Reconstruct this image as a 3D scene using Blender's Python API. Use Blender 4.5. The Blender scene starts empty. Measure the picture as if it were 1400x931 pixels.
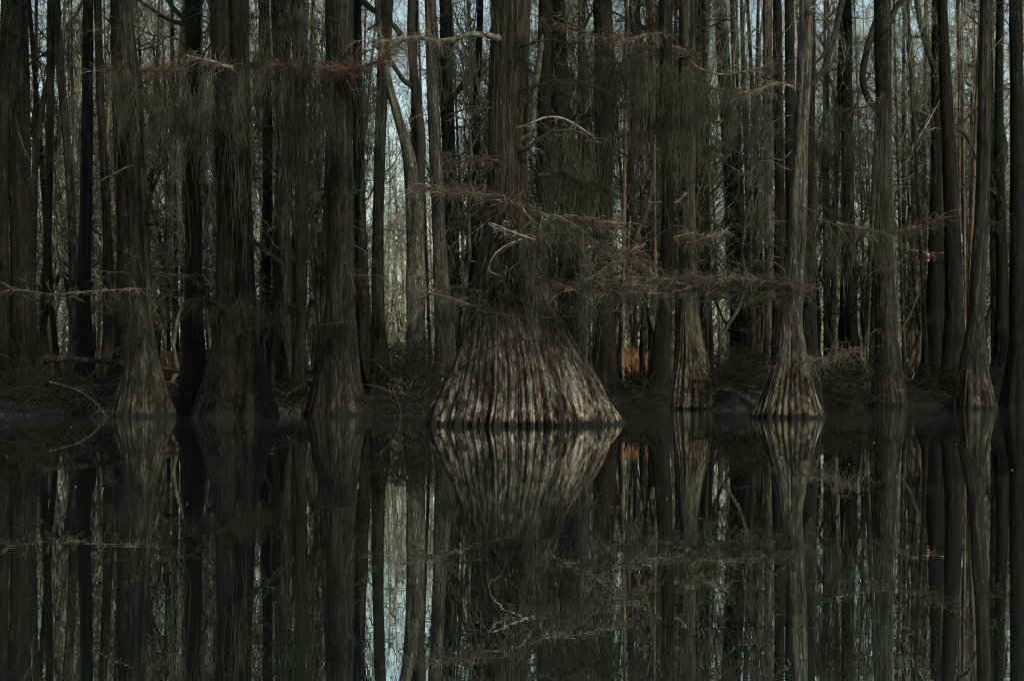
import bpy, math
import numpy as np

C = bpy.context.scene.collection
S = bpy.context.scene
rng = np.random.default_rng(11)

# ---------------------------------------------------------------- camera
F, CX, HZ, HC = 2400.0, 700.0, 524.0, 1.0      # focal length / centre / horizon in photo pixels, camera height in metres
cam = bpy.data.cameras.new('camera')
cam.sensor_fit = 'HORIZONTAL'; cam.sensor_width = 36.0; cam.lens = 36.0 * F / 1400.0
cam.shift_y = (HZ - 465.5) / 1400.0
cam.clip_start = 0.1; cam.clip_end = 3000
co = bpy.data.objects.new('camera', cam); C.objects.link(co)
co.location = (0, 0, HC); co.rotation_euler = (math.radians(90), 0, 0)
S.camera = co

# ---------------------------------------------------------------- light
SUN_EL, SUN_AZ = math.radians(40), math.radians(37)   # azimuth: to the right of straight behind the camera
w = bpy.data.worlds.new('World'); S.world = w; w.use_nodes = True
nt = w.node_tree; nt.nodes.clear()
out = nt.nodes.new('ShaderNodeOutputWorld'); bg = nt.nodes.new('ShaderNodeBackground')
sky = nt.nodes.new('ShaderNodeTexSky'); sky.sky_type = 'NISHITA'; sky.sun_disc = False
sky.sun_elevation = SUN_EL; sky.sun_rotation = math.pi - SUN_AZ
sky.air_density = 1.4; sky.dust_density = 0.4; sky.ozone_density = 1.0
hsv = nt.nodes.new('ShaderNodeHueSaturation'); hsv.inputs['Saturation'].default_value = 0.72
bg.inputs['Strength'].default_value = 0.15
nt.links.new(sky.outputs[0], hsv.inputs['Color']); tint = nt.nodes.new('ShaderNodeMix'); tint.data_type = 'RGBA'; tint.blend_type = 'MULTIPLY'; tint.inputs[0].default_value = 1; tint.inputs[7].default_value = (0.90, 0.98, 0.97, 1)
nt.links.new(hsv.outputs[0], tint.inputs[6]); nt.links.new(tint.outputs[2], bg.inputs[0]); nt.links.new(bg.outputs[0], out.inputs[0])
sl = bpy.data.lights.new('sun', 'SUN'); sl.energy = 4.3; sl.angle = math.radians(0.5); sl.color = (1, 0.93, 0.76)
so = bpy.data.objects.new('sun', sl); C.objects.link(so)
so.rotation_euler = (math.pi / 2 - SUN_EL, 0, SUN_AZ)
S.view_settings.view_transform = 'Standard'; S.view_settings.look = 'None'
S.view_settings.exposure = -0.15; S.view_settings.gamma = 1.0
S.render.engine = 'CYCLES'
S.cycles.pixel_filter_type = 'BLACKMAN_HARRIS'; S.cycles.filter_width = 1.1; S.cycles.max_bounces = 6; S.cycles.diffuse_bounces = 2; S.cycles.glossy_bounces = 3

# ---------------------------------------------------------------- helpers
def nrm(v): return v / np.maximum(np.linalg.norm(v, axis=-1, keepdims=True), 1e-9)
def at(px, py, D): return np.array([(px - CX) / F * D, D, HC + (HZ - py) / F * D])
def fbm1(n, octs, r):                            # smooth random 1-D curve
    s = np.zeros(n)
    for o in octs:
        k = r.normal(size=max(3, int(n * o) + 3)); s += np.interp(np.linspace(0, len(k) - 1, n), np.arange(len(k)), k) / (1 + o * 12)
    return s

def tubes(P, R, sides=3, r=rng):
    P = np.asarray(P, float); R = np.asarray(R, float); n, k, _ = P.shape
    T = nrm(np.gradient(P, axis=1)) if k > 2 else nrm(np.repeat(P[:, 1:2] - P[:, :1], 2, 1))
    ref = nrm(r.normal(size=(n, 1, 3)) + 1e-3)
    N = nrm(np.cross(T, np.broadcast_to(ref, T.shape))); B = np.cross(T, N)
    a = np.arange(sides) * 2 * math.pi / sides
    V = P[:, :, None] + R[:, :, None, None] * (np.cos(a)[None, None, :, None] * N[:, :, None] + np.sin(a)[None, None, :, None] * B[:, :, None])
    b = (np.arange(n) * k * sides)[:, None, None] + (np.arange(k - 1) * sides)[None, :, None]
    j = np.arange(sides)[None, None, :]; j2 = (j + 1) % sides
    Q = np.stack([b + j, b + j2, b + j2 + sides, b + j + sides], -1)
    return V.reshape(-1, 3), Q.reshape(-1, 4)

def mk(name, geo, mat, parent=None, smooth=True, uv=None, link=True):
    vs, qs, off = [], [], 0
    for V, Q in geo:
        vs.append(V); qs.append(Q + off); off += len(V)
    V = np.concatenate(vs).astype(np.float32); Q = np.concatenate(qs).astype(np.int32)
    m = bpy.data.meshes.new(name)
    m.vertices.add(len(V)); m.vertices.foreach_set('co', V.ravel())
    m.loops.add(Q.size); m.loops.foreach_set('vertex_index', Q.ravel())
    m.polygons.add(len(Q)); m.polygons.foreach_set('loop_start', np.arange(len(Q), dtype=np.int32) * 4)
    if smooth: m.polygons.foreach_set('use_smooth', np.ones(len(Q), bool))
    if uv is not None:
        l = m.uv_layers.new(name='UVMap'); l.data.foreach_set('uv', uv.astype(np.float32).ravel())
    m.update(calc_edges=True); m.validate()
    m.materials.append(mat)
    if not link: return m
    o = bpy.data.objects.new(name, m); C.objects.link(o)
    if parent: o.parent = parent
    return o

def tag(o, label=None, cat=None, group=None, kind=None):
    for k, v in (('label', label), ('category', cat), ('group', group), ('kind', kind)):
        if v: o[k] = v
    return o
def thing(name, loc, label, cat, group=None):
    o = bpy.data.objects.new(name, None); C.objects.link(o); o.location = loc
    return tag(o, label, cat, group)

# ---------------------------------------------------------------- materials
def mat(name):
    m = bpy.data.materials.new(name); m.use_nodes = True
    n = m.node_tree.nodes; return m, n, m.node_tree.links, n['Principled BSDF']
def ramp(n, stops):
    r = n.new('ShaderNodeValToRGB'); e = r.color_ramp.elements
    while len(e) < len(stops): e.new(0.5)
    for i, (p, c) in enumerate(stops):
        e[i].position = p; e[i].color = (*c, 1) if len(c) == 3 else c
    return r
def noise(n, l, vec, sc, scale=1.0, detail=4, rough=0.6, dist=0.0):
    mp = n.new('ShaderNodeMapping'); mp.inputs['Scale'].default_value = sc; l.new(vec, mp.inputs['Vector'])
    t = n.new('ShaderNodeTexNoise'); t.inputs['Scale'].default_value = scale; t.inputs['Detail'].default_value = detail
    t.inputs['Roughness'].default_value = rough; t.inputs['Distortion'].default_value = dist
    l.new(mp.outputs[0], t.inputs['Vector']); return t
def mathn(n, l, op, a, b, clamp=False):
    t = n.new('ShaderNodeMath'); t.operation = op; t.use_clamp = clamp
    for i, v in enumerate((a, b)):
        if isinstance(v, (int, float)): t.inputs[i].default_value = v
        else: l.new(v, t.inputs[i])
    return t.outputs[0]
def mixc(n, l, fac, a, b, typ='MIX'):
    t = n.new('ShaderNodeMix'); t.data_type = 'RGBA'; t.blend_type = typ
    for k, v in ((0, fac), (6, a), (7, b)):
        if isinstance(v, (int, float)): t.inputs[k].default_value = v
        elif isinstance(v, tuple): t.inputs[k].default_value = (*v, 1)
        else: l.new(v, t.inputs[k])
    return t.outputs[2]

def bark(name, cols, pale=None, flood_lit=2.0, su=16.0, bump=0.5, wet=True, lichen=0.0):
    """streaky fibrous bark; cols = dark, mid, light; pale = base colours, water bleaching plus painted sunlight"""
    m, n, l, p = mat(name)
    tc = n.new('ShaderNodeTexCoord'); uv, ob = tc.outputs['UV'], tc.outputs['Object']
    oi = n.new('ShaderNodeObjectInfo')
    a = noise(n, l, uv, (su * 1.35, 2.4, 1), 1.0, 7, 0.74, 0.4)
    b = noise(n, l, uv, (su * 0.25, 0.35, 1), 1.0, 3, 0.6, 0.5)
    g = noise(n, l, uv, (5, 3.0, 1), 1.0, 6, 0.7)
    f = mathn(n, l, 'ADD', mathn(n, l, 'MULTIPLY', a.outputs[0], 0.62), mathn(n, l, 'MULTIPLY', b.outputs[0], 0.38))
    r1 = ramp(n, [(0.42, cols[0]), (0.5, cols[1]), (0.60, cols[2])]); l.new(f, r1.inputs[0])
    col = r1.outputs[0]
    if lichen:
        lr = ramp(n, [(0.58, (0, 0, 0)), (0.64, (1, 1, 1))]); l.new(g.outputs[0], lr.inputs[0])
        col = mixc(n, l, mathn(n, l, 'MULTIPLY', lr.outputs[0], lichen), col, (0.34, 0.34, 0.30))
    sep = n.new('ShaderNodeSeparateXYZ'); l.new(ob, sep.inputs[0])
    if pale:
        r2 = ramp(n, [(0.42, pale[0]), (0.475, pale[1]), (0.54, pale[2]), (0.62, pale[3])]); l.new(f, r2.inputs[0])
        h = mathn(n, l, 'ADD', sep.outputs[2], mathn(n, l, 'MULTIPLY', b.outputs[0], flood_lit * 2.4))
        mr = n.new('ShaderNodeMapRange'); mr.inputs[1].default_value = flood_lit * 1.6; mr.inputs[2].default_value = flood_lit * 2.75  # bleached base also has sunlight put into its colour, up to the lit height
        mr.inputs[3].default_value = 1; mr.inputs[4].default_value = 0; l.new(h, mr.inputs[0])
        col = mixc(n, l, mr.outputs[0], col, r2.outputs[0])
        rd = noise(n, l, uv, (2.2, 0.8, 1), 1.0, 4, 0.6)
        rr = ramp(n, [(0.56, (0, 0, 0)), (0.70, (1, 1, 1))]); l.new(rd.outputs[0], rr.inputs[0])
        col = mixc(n, l, mathn(n, l, 'MULTIPLY', rr.outputs[0], 0.6 if 'giant' in name else 0.25), col, (0.09, 0.038, 0.026))
    bl = noise(n, l, uv, (1.6, 0.7, 1), 1.0, 5, 0.65, 0.4); br = ramp(n, [(0.40, (0.30, 0.32, 0.26)), (0.56, (1, 1, 1))]); l.new(bl.outputs[0], br.inputs[0])
    col = mixc(n, l, 0.85, col, br.outputs[0], 'MULTIPLY')  # random mossy blotches, with patchy side light put into the same tone
    pt = noise(n, l, uv, (su * 0.8, 7.0, 1), 1.0, 5, 0.7, 1.2); pr = ramp(n, [(0.40, (0.32, 0.31, 0.28)), (0.52, (1, 1, 1)), (0.68, (1.55, 1.5, 1.4))]); l.new(pt.outputs[0], pr.inputs[0])
    col = mixc(n, l, 0.8, col, pr.outputs[0], 'MULTIPLY')
    v = n.new('ShaderNodeHueSaturation'); l.new(col, v.inputs['Color'])
    l.new(mathn(n, l, 'ADD', mathn(n, l, 'MULTIPLY', oi.outputs['Random'], 0.5), 0.65), v.inputs['Value']); col = v.outputs[0]
    if wet:
        mr = n.new('ShaderNodeMapRange'); mr.inputs[1].default_value = 0.38; mr.inputs[2].default_value = 0.46
        mr.inputs[3].default_value = 1; mr.inputs[4].default_value = 0
        l.new(mathn(n, l, 'ADD', sep.outputs[2], mathn(n, l, 'MULTIPLY', a.outputs[0], 0.55)), mr.inputs[0])
        col = mixc(n, l, mr.outputs[0], col, (0.010, 0.010, 0.008))
    col = mixc(n, l, 1.0, col, (1.0, 1.0, 0.96) if 'giant' in name else (0.97, 1.0, 0.91), 'MULTIPLY')
    l.new(col, p.inputs['Base Color'])
    p.inputs['Roughness'].default_value = 0.9; p.inputs['Specular IOR Level'].default_value = 0.15
    bp = n.new('ShaderNodeBump'); bp.inputs['Strength'].default_value = bump; bp.inputs['Distance'].default_value = 0.05
    l.new(mathn(n, l, 'ADD', f, mathn(n, l, 'MULTIPLY', pt.outputs[0], 0.4)), bp.inputs['Height']); l.new(bp.outputs[0], p.inputs['Normal'])
    return m

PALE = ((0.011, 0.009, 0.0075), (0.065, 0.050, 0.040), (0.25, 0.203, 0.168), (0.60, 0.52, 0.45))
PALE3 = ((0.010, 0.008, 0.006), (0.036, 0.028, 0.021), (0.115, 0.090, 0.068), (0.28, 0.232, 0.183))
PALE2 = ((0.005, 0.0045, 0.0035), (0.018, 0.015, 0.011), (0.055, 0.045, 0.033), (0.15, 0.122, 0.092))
M = {}
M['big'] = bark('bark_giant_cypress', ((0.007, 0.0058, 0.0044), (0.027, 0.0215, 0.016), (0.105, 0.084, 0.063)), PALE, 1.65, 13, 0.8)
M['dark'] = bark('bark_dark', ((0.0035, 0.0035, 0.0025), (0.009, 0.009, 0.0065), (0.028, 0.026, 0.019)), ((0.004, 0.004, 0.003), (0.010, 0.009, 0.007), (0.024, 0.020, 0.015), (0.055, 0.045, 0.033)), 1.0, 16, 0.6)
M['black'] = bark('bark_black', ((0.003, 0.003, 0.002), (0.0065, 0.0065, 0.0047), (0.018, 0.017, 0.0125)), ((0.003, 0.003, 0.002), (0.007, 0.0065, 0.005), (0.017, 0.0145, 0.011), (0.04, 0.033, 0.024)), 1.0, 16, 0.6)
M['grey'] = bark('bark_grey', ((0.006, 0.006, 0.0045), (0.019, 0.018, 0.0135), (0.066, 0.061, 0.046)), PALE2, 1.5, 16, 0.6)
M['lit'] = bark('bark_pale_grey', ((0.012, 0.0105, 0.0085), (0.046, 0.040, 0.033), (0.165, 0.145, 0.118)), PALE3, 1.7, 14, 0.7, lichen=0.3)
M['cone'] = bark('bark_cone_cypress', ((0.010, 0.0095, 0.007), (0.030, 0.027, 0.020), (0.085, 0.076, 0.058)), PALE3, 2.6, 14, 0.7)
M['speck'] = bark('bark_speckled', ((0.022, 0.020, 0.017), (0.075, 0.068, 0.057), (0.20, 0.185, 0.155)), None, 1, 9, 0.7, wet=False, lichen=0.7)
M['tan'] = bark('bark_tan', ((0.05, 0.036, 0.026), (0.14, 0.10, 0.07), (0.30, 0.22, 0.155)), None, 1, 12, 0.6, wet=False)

def plain(name, c1, c2, scale=3.0, rough=0.9, spec=0.15, rnd=0.3, tint=(0.96, 1.0, 0.90)):
    m, n, l, p = mat(name)
    tc = n.new('ShaderNodeTexCoord'); t = noise(n, l, tc.outputs['Object'], (1, 1, 1), scale, 4, 0.65)
    r = ramp(n, [(0.38, c1), (0.64, c2)]); l.new(t.outputs[0], r.inputs[0])
    oi = n.new('ShaderNodeObjectInfo'); v = n.new('ShaderNodeHueSaturation'); l.new(r.outputs[0], v.inputs['Color'])
    l.new(mathn(n, l, 'ADD', mathn(n, l, 'MULTIPLY', oi.outputs['Random'], rnd), 1 - rnd / 2), v.inputs['Value'])
    l.new(mixc(n, l, 1.0, v.outputs[0], tint, 'MULTIPLY'), p.inputs['Base Color'])
    p.inputs['Roughness'].default_value = rough; p.inputs['Specular IOR Level'].default_value = spec
    return m
M['moss'] = plain('spanish_moss', (0.011, 0.0115, 0.008), (0.058, 0.056, 0.041), 1.3)
M['twig'] = plain('brown_twigs', (0.03, 0.026, 0.018), (0.19, 0.155, 0.112), 3.0, tint=(1, .98, .93))
M['weathered'] = plain('weathered_limb', (0.025, 0.022, 0.017), (0.20, 0.172, 0.13), 6.0)
M['shade'] = plain('shaded_twigs', (0.006, 0.0055, 0.004), (0.030, 0.026, 0.019), 3.0)  # darker copy of the twigs, shade put into the colour
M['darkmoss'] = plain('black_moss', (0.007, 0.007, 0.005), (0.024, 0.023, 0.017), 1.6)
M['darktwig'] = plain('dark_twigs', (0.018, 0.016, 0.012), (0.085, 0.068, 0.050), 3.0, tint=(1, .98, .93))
M['red'] = plain('rusty_needles', (0.07, 0.03, 0.018), (0.20, 0.085, 0.05), 3.0)
M['bleached'] = plain('bleached_deadwood', (0.05, 0.046, 0.036), (0.30, 0.262, 0.21), 7.0, tint=(1, .98, .93))
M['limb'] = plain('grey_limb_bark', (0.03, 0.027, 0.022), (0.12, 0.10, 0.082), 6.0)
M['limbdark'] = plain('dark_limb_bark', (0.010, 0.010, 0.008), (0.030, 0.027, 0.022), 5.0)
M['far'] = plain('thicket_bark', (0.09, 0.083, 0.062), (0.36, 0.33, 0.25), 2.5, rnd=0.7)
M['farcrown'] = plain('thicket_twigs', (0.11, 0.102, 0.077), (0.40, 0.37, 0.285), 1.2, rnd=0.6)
M['crook'] = plain('crooked_tree_bark', (0.012, 0.0115, 0.0085), (0.095, 0.086, 0.066), 2.0)
M['brush'] = plain('dead_brush', (0.004, 0.0037, 0.0028), (0.020, 0.0165, 0.012), 3.0)
M['grass'] = plain('dry_orange_grass', (0.26, 0.115, 0.055), (0.52, 0.27, 0.14), 2.0, tint=(1, 1, 1))
M['tanstalk'] = plain('dry_stalks', (0.10, 0.08, 0.055), (0.36, 0.29, 0.20), 3.0)
M['white'] = plain('float_white', (0.75, 0.74, 0.70), (0.85, 0.84, 0.80), 8, 0.35, 0.5, 0, (1, 1, 1))
M['redpaint'] = plain('float_red', (0.40, 0.015, 0.02), (0.55, 0.03, 0.035), 8, 0.35, 0.5, 0, (1, 1, 1))
M['speckfloat'] = plain('floating_specks', (0.10, 0.095, 0.08), (0.32, 0.30, 0.26), 8)

# ground
m, n, l, p = mat('swamp_ground'); M['ground'] = m
tc = n.new('ShaderNodeTexCoord')
a = noise(n, l, tc.outputs['Object'], (1, 1, 1), 1.3, 8, 0.7); b = noise(n, l, tc.outputs['Object'], (1, 1, 1), 9, 6, 0.75)
r = ramp(n, [(0.35, (0.008, 0.007, 0.006)), (0.55, (0.02, 0.016, 0.012)), (0.72, (0.05, 0.036, 0.025))])
l.new(mathn(n, l, 'ADD', mathn(n, l, 'MULTIPLY', a.outputs[0], .5), mathn(n, l, 'MULTIPLY', b.outputs[0], .5)), r.inputs[0]); l.new(r.outputs[0], p.inputs['Base Color'])
p.inputs['Roughness'].default_value = 0.95
bp = n.new('ShaderNodeBump'); bp.inputs['Strength'].default_value = 0.8; bp.inputs['Distance'].default_value = 0.15
l.new(b.outputs[0], bp.inputs['Height']); l.new(bp.outputs[0], p.inputs['Normal'])
# water
m, n, l, p = mat('swamp_water'); M['water'] = m
tc = n.new('ShaderNodeTexCoord'); ob = tc.outputs['Object']
st = noise(n, l, ob, (0.10, 0.75, 1), 1.0, 5, 0.62, 0.8)            # drifting film, streaked along the shore
st2 = noise(n, l, ob, (0.5, 5.0, 1), 1.0, 4, 0.6, 0.6)
sep = n.new('ShaderNodeSeparateXYZ'); l.new(ob, sep.inputs[0])
mr = n.new('ShaderNodeMapRange'); mr.inputs[1].default_value = 37; mr.inputs[2].default_value = 46; l.new(mathn(n, l, 'ADD', sep.outputs[1], mathn(n, l, 'MULTIPLY', st.outputs[0], 6.0)), mr.inputs[0])
fr = ramp(n, [(0.52, (0, 0, 0)), (0.72, (1, 1, 1))]); l.new(mathn(n, l, 'ADD', mathn(n, l, 'MULTIPLY', st.outputs[0], .65), mathn(n, l, 'MULTIPLY', st2.outputs[0], .35)), fr.inputs[0])
film = mathn(n, l, 'ADD', mathn(n, l, 'MULTIPLY', fr.outputs[0], 0.12), mathn(n, l, 'MULTIPLY', mr.outputs[0], mathn(n, l, 'MULTIPLY', st2.outputs[0], 0.65)), True)
l.new(mixc(n, l, film, (0.012, 0.015, 0.0135), (0.032, 0.045, 0.040)), p.inputs['Base Color'])
l.new(mathn(n, l, 'ADD', mathn(n, l, 'MULTIPLY', film, 0.2), 0.0), p.inputs['Roughness'])
p.inputs['IOR'].default_value = 1.55
gl = n.new('ShaderNodeBsdfGlossy'); gl.inputs['Color'].default_value = (0.86, 0.95, 0.93, 1); l.new(mathn(n, l, 'MULTIPLY', film, 0.2), gl.inputs['Roughness'])
ms = n.new('ShaderNodeMixShader'); l.new(mathn(n, l, 'MULTIPLY', mathn(n, l, 'SUBTRACT', 1.0, film), 0.62), ms.inputs[0])
l.new(p.outputs[0], ms.inputs[1]); l.new(gl.outputs[0], ms.inputs[2]); l.new(ms.outputs[0], n['Material Output'].inputs['Surface'])
rp = noise(n, l, ob, (1.2, 3.0, 1), 1.0, 3, 0.5)
bp = n.new('ShaderNodeBump'); bp.inputs['Strength'].default_value = 0.011; bp.inputs['Distance'].default_value = 0.03
l.new(rp.outputs[0], bp.inputs['Height']); l.new(bp.outputs[0], p.inputs['Normal']); l.new(bp.outputs[0], gl.inputs['Normal'])

# ---------------------------------------------------------------- setting
SH_P = [-400, 0, 150, 420, 545, 600, 840, 900, 1000, 1100, 1250, 1400, 1900]
SH_D = [54, 55, 58, 60, 56.5, 58, 61, 68, 66, 72, 78, 80, 80]
_k = np.random.default_rng(5)
_w = [(_k.normal(size=2) * s, _k.random() * 6.28, a) for s, a in ((0.12, .22), (0.3, .14), (0.3, .14), (0.8, .07), (0.9, .07), (1.9, .035))]
def terr(x, y):
    x = np.asarray(x, float); y = np.asarray(y, float)
    s = np.interp(x / np.maximum(y, 20) * F + CX, SH_P, SH_D); d = y - s
    z = np.interp(d, [-9, -1, 0, 1.5, 6, 15, 30, 80, 400], [-0.9, -0.22, 0.02, 0.35, 0.75, 1.2, 1.6, 2.4, 5])
    for k, ph, a in _w: z = z + a * np.sin(x * k[0] + y * k[1] + ph) * np.clip((d + 2) / 4, 0, 1)
    return z
xs = np.concatenate([np.linspace(-900, -75, 20), np.linspace(-70, 70, 240), np.linspace(75, 900, 20)])
ys = np.concatenate([np.linspace(-80, 44, 10), np.linspace(46, 110, 150), np.linspace(114, 1500, 40)])
gx, gy = np.meshgrid(xs, ys); gz = terr(gx, gy)
V = np.stack([gx, gy, gz], -1).reshape(-1, 3); nx = len(xs)
i = (np.arange(len(ys) - 1)[:, None] * nx + np.arange(nx - 1)[None]).ravel()
tag(mk('ground', [(V, np.stack([i, i + 1, i + nx + 1, i + nx], 1))], M['ground']), kind='structure')
V = np.array([[-300, -60, 0], [300, -60, 0], [300, 130, 0], [-300, 130, 0.]])
tag(mk('water', [(V, np.array([[0, 1, 2, 3]]))], M['water']), kind='structure')

# ---------------------------------------------------------------- growth helpers
def resample(pts, k):
    pts = np.asarray(pts, float); d = np.r_[0, np.cumsum(np.linalg.norm(np.diff(pts[:, :3], axis=0), axis=1))]
    t = np.linspace(0, d[-1], k); q = np.stack([np.interp(t, d, pts[:, c]) for c in range(pts.shape[1])], 1)
    if len(pts) > 2:
        for _ in range(max(1, k // 8)):
            q[1:-1] = 0.25 * q[:-2] + 0.5 * q[1:-1] + 0.25 * q[2:]
    return q
def limb(pts, r0, r1, k=22, sides=7, knob=0.18, r=rng, wig=0.0):
    q = resample(pts, k)
    R = np.linspace(r0, r1, k) * (1 + .8 * np.exp(-np.linspace(0, 1, k) / .07)) * (1 + knob * fbm1(k, (0.3, 0.7), r))
    if wig: q[1:-1] += np.stack([fbm1(k, (0.3, 0.8), r) for _ in range(3)], 1)[1:-1] * wig
    R[-1] *= 0.3
    return tubes(q[None], R[None], sides, r), q
def spray(path, n, L, bias=(0, 0, 0), spread=1.0, droop=0.2, rad=0.008, sub=3, r=rng, tmin=0.0, along=0.5, flat=0.55):
    """fine twigs with side twigs along a path"""
    path = np.asarray(path); m = len(path)
    t = (tmin + (1 - tmin) * r.random(n)) * (m - 1); i0 = np.minimum(t.astype(int), m - 2); f = (t - i0)[:, None]
    st = path[i0] * (1 - f) + path[i0 + 1] * f; tg = nrm(path[i0 + 1] - path[i0])
    d = nrm(tg * along + r.normal(size=(n, 3)) * spread * np.array([1, 1, flat]) + np.array(bias))
    ln = L * (0.35 + 0.9 * r.random(n)); s = np.linspace(0, 1, 5)
    P = st[:, None] + d[:, None] * (ln[:, None] * s)[..., None]
    P[:, :, 2] -= droop * ln[:, None] * s ** 2
    P[:, 1:] += np.cumsum(r.normal(size=(n, 4, 3)) * ln[:, None, None] * 0.05, 1)
    R = rad * (1 - 0.7 * s)[None] * (0.7 + 0.6 * r.random(n))[:, None]
    g = [tubes(P, R, 3, r)]
    if sub:
        j = np.repeat(np.arange(n), sub); ts = 0.2 + 0.75 * r.random(n * sub); i0 = np.minimum((ts * 4).astype(int), 3); f = (ts * 4 - i0)[:, None]
        st = P[j, i0] * (1 - f) + P[j, i0 + 1] * f; tg = nrm(P[j, i0 + 1] - P[j, i0])
        d = nrm(tg + r.normal(size=(n * sub, 3)) * 0.75); l2 = ln[j] * (0.2 + 0.4 * r.random(n * sub)); s = np.linspace(0, 1, 3)
        Q = st[:, None] + d[:, None] * (l2[:, None] * s)[..., None]; Q[:, :, 2] -= droop * l2[:, None] * s ** 2
        Q[:, 1:] += r.normal(size=Q[:, 1:].shape) * l2[:, None, None] * 0.07
        g.append(tubes(Q, np.broadcast_to(rad * 0.6 * (1 - 0.5 * s), Q.shape[:2]), 3, r))
    return g
def strands(st, L, r, rad=0.009, k=6, sway=0.05):
    """hanging moss strands from start points st with lengths L"""
    n = len(st); s = np.linspace(0, 1, k)
    P = np.repeat(st[:, None], k, 1); P[:, :, 2] -= L[:, None] * s
    P[:, 1:, :2] += np.cumsum(r.normal(size=(n, k - 1, 2)) * sway * np.sqrt(L)[:, None, None], 1)
    R = rad * np.array([0.6] + [1.0] * (k - 2) + [0.25])[None] * (0.5 + r.random(n))[:, None]
    return tubes(P, R, 3, r)
def curtain(path, n, L0, L1, r, dep=0.8, clump=14, rad=0.005):
    """wispy festoons: anchors gathered on branchlets, strands of each festoon drawing together downwards, lengths very uneven"""
    path = np.asarray(path); q = resample(path, 60); nc = max(5, n // clump); nb = max(3, nc // 5)
    bt = r.random(nb) * 59; bz = -np.abs(r.normal(size=nb)) * .55 * (1 if L1 > 2 else .5) + r.normal(size=nb) * .15; by = r.normal(size=nb) * dep; bl = np.clip(r.lognormal(-.55, .75, nb), .12, 1.6)
    wb = r.random(nb) + .1; w = r.choice(nb, nc, p=wb / wb.sum()); t = np.clip(bt[w] + r.normal(size=nc) * 2.2, 0, 58.9); i0 = t.astype(int); f = (t - i0)[:, None]
    a = q[i0] * (1 - f) + q[i0 + 1] * f; a[:, 1] += by[w] + r.normal(size=nc) * .25; a[:, 2] += bz[w] + r.normal(size=nc) * .22
    Lc = np.minimum(L0 * .5 + (L1 - L0) * bl[w] * r.uniform(.25, 1, nc), L1 * 1.1)
    j = np.repeat(np.arange(nc), clump); m = len(j); k = 6; s = np.linspace(0, 1, k)
    off = r.normal(size=(m, 3)) * np.array([.10, .10, .14]); L = Lc[j] * r.uniform(.25, 1, m) ** 1.3; dz = r.random(m) ** 1.5 * .5 * Lc[j]
    P = a[j][:, None] + off[:, None] * np.stack([1 - .8 * s, 1 - .8 * s, np.ones(k)], 1)[None]
    P[:, :, 2] -= dz[:, None] + L[:, None] * s
    P[:, :, :2] += np.cumsum(r.normal(size=(m, k, 2)) * .034 * np.sqrt(L)[:, None, None], 1) + (np.cumsum(r.normal(size=(nc, k, 2)) * .018, 1) * np.sqrt(Lc)[:, None, None])[j]
    R = rad * np.array([.5, 1.0, 1.1, 1, .8, .2])[None] * r.uniform(.5, 1.5, m)[:, None]
    return tubes(P, R, 3, r)

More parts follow.
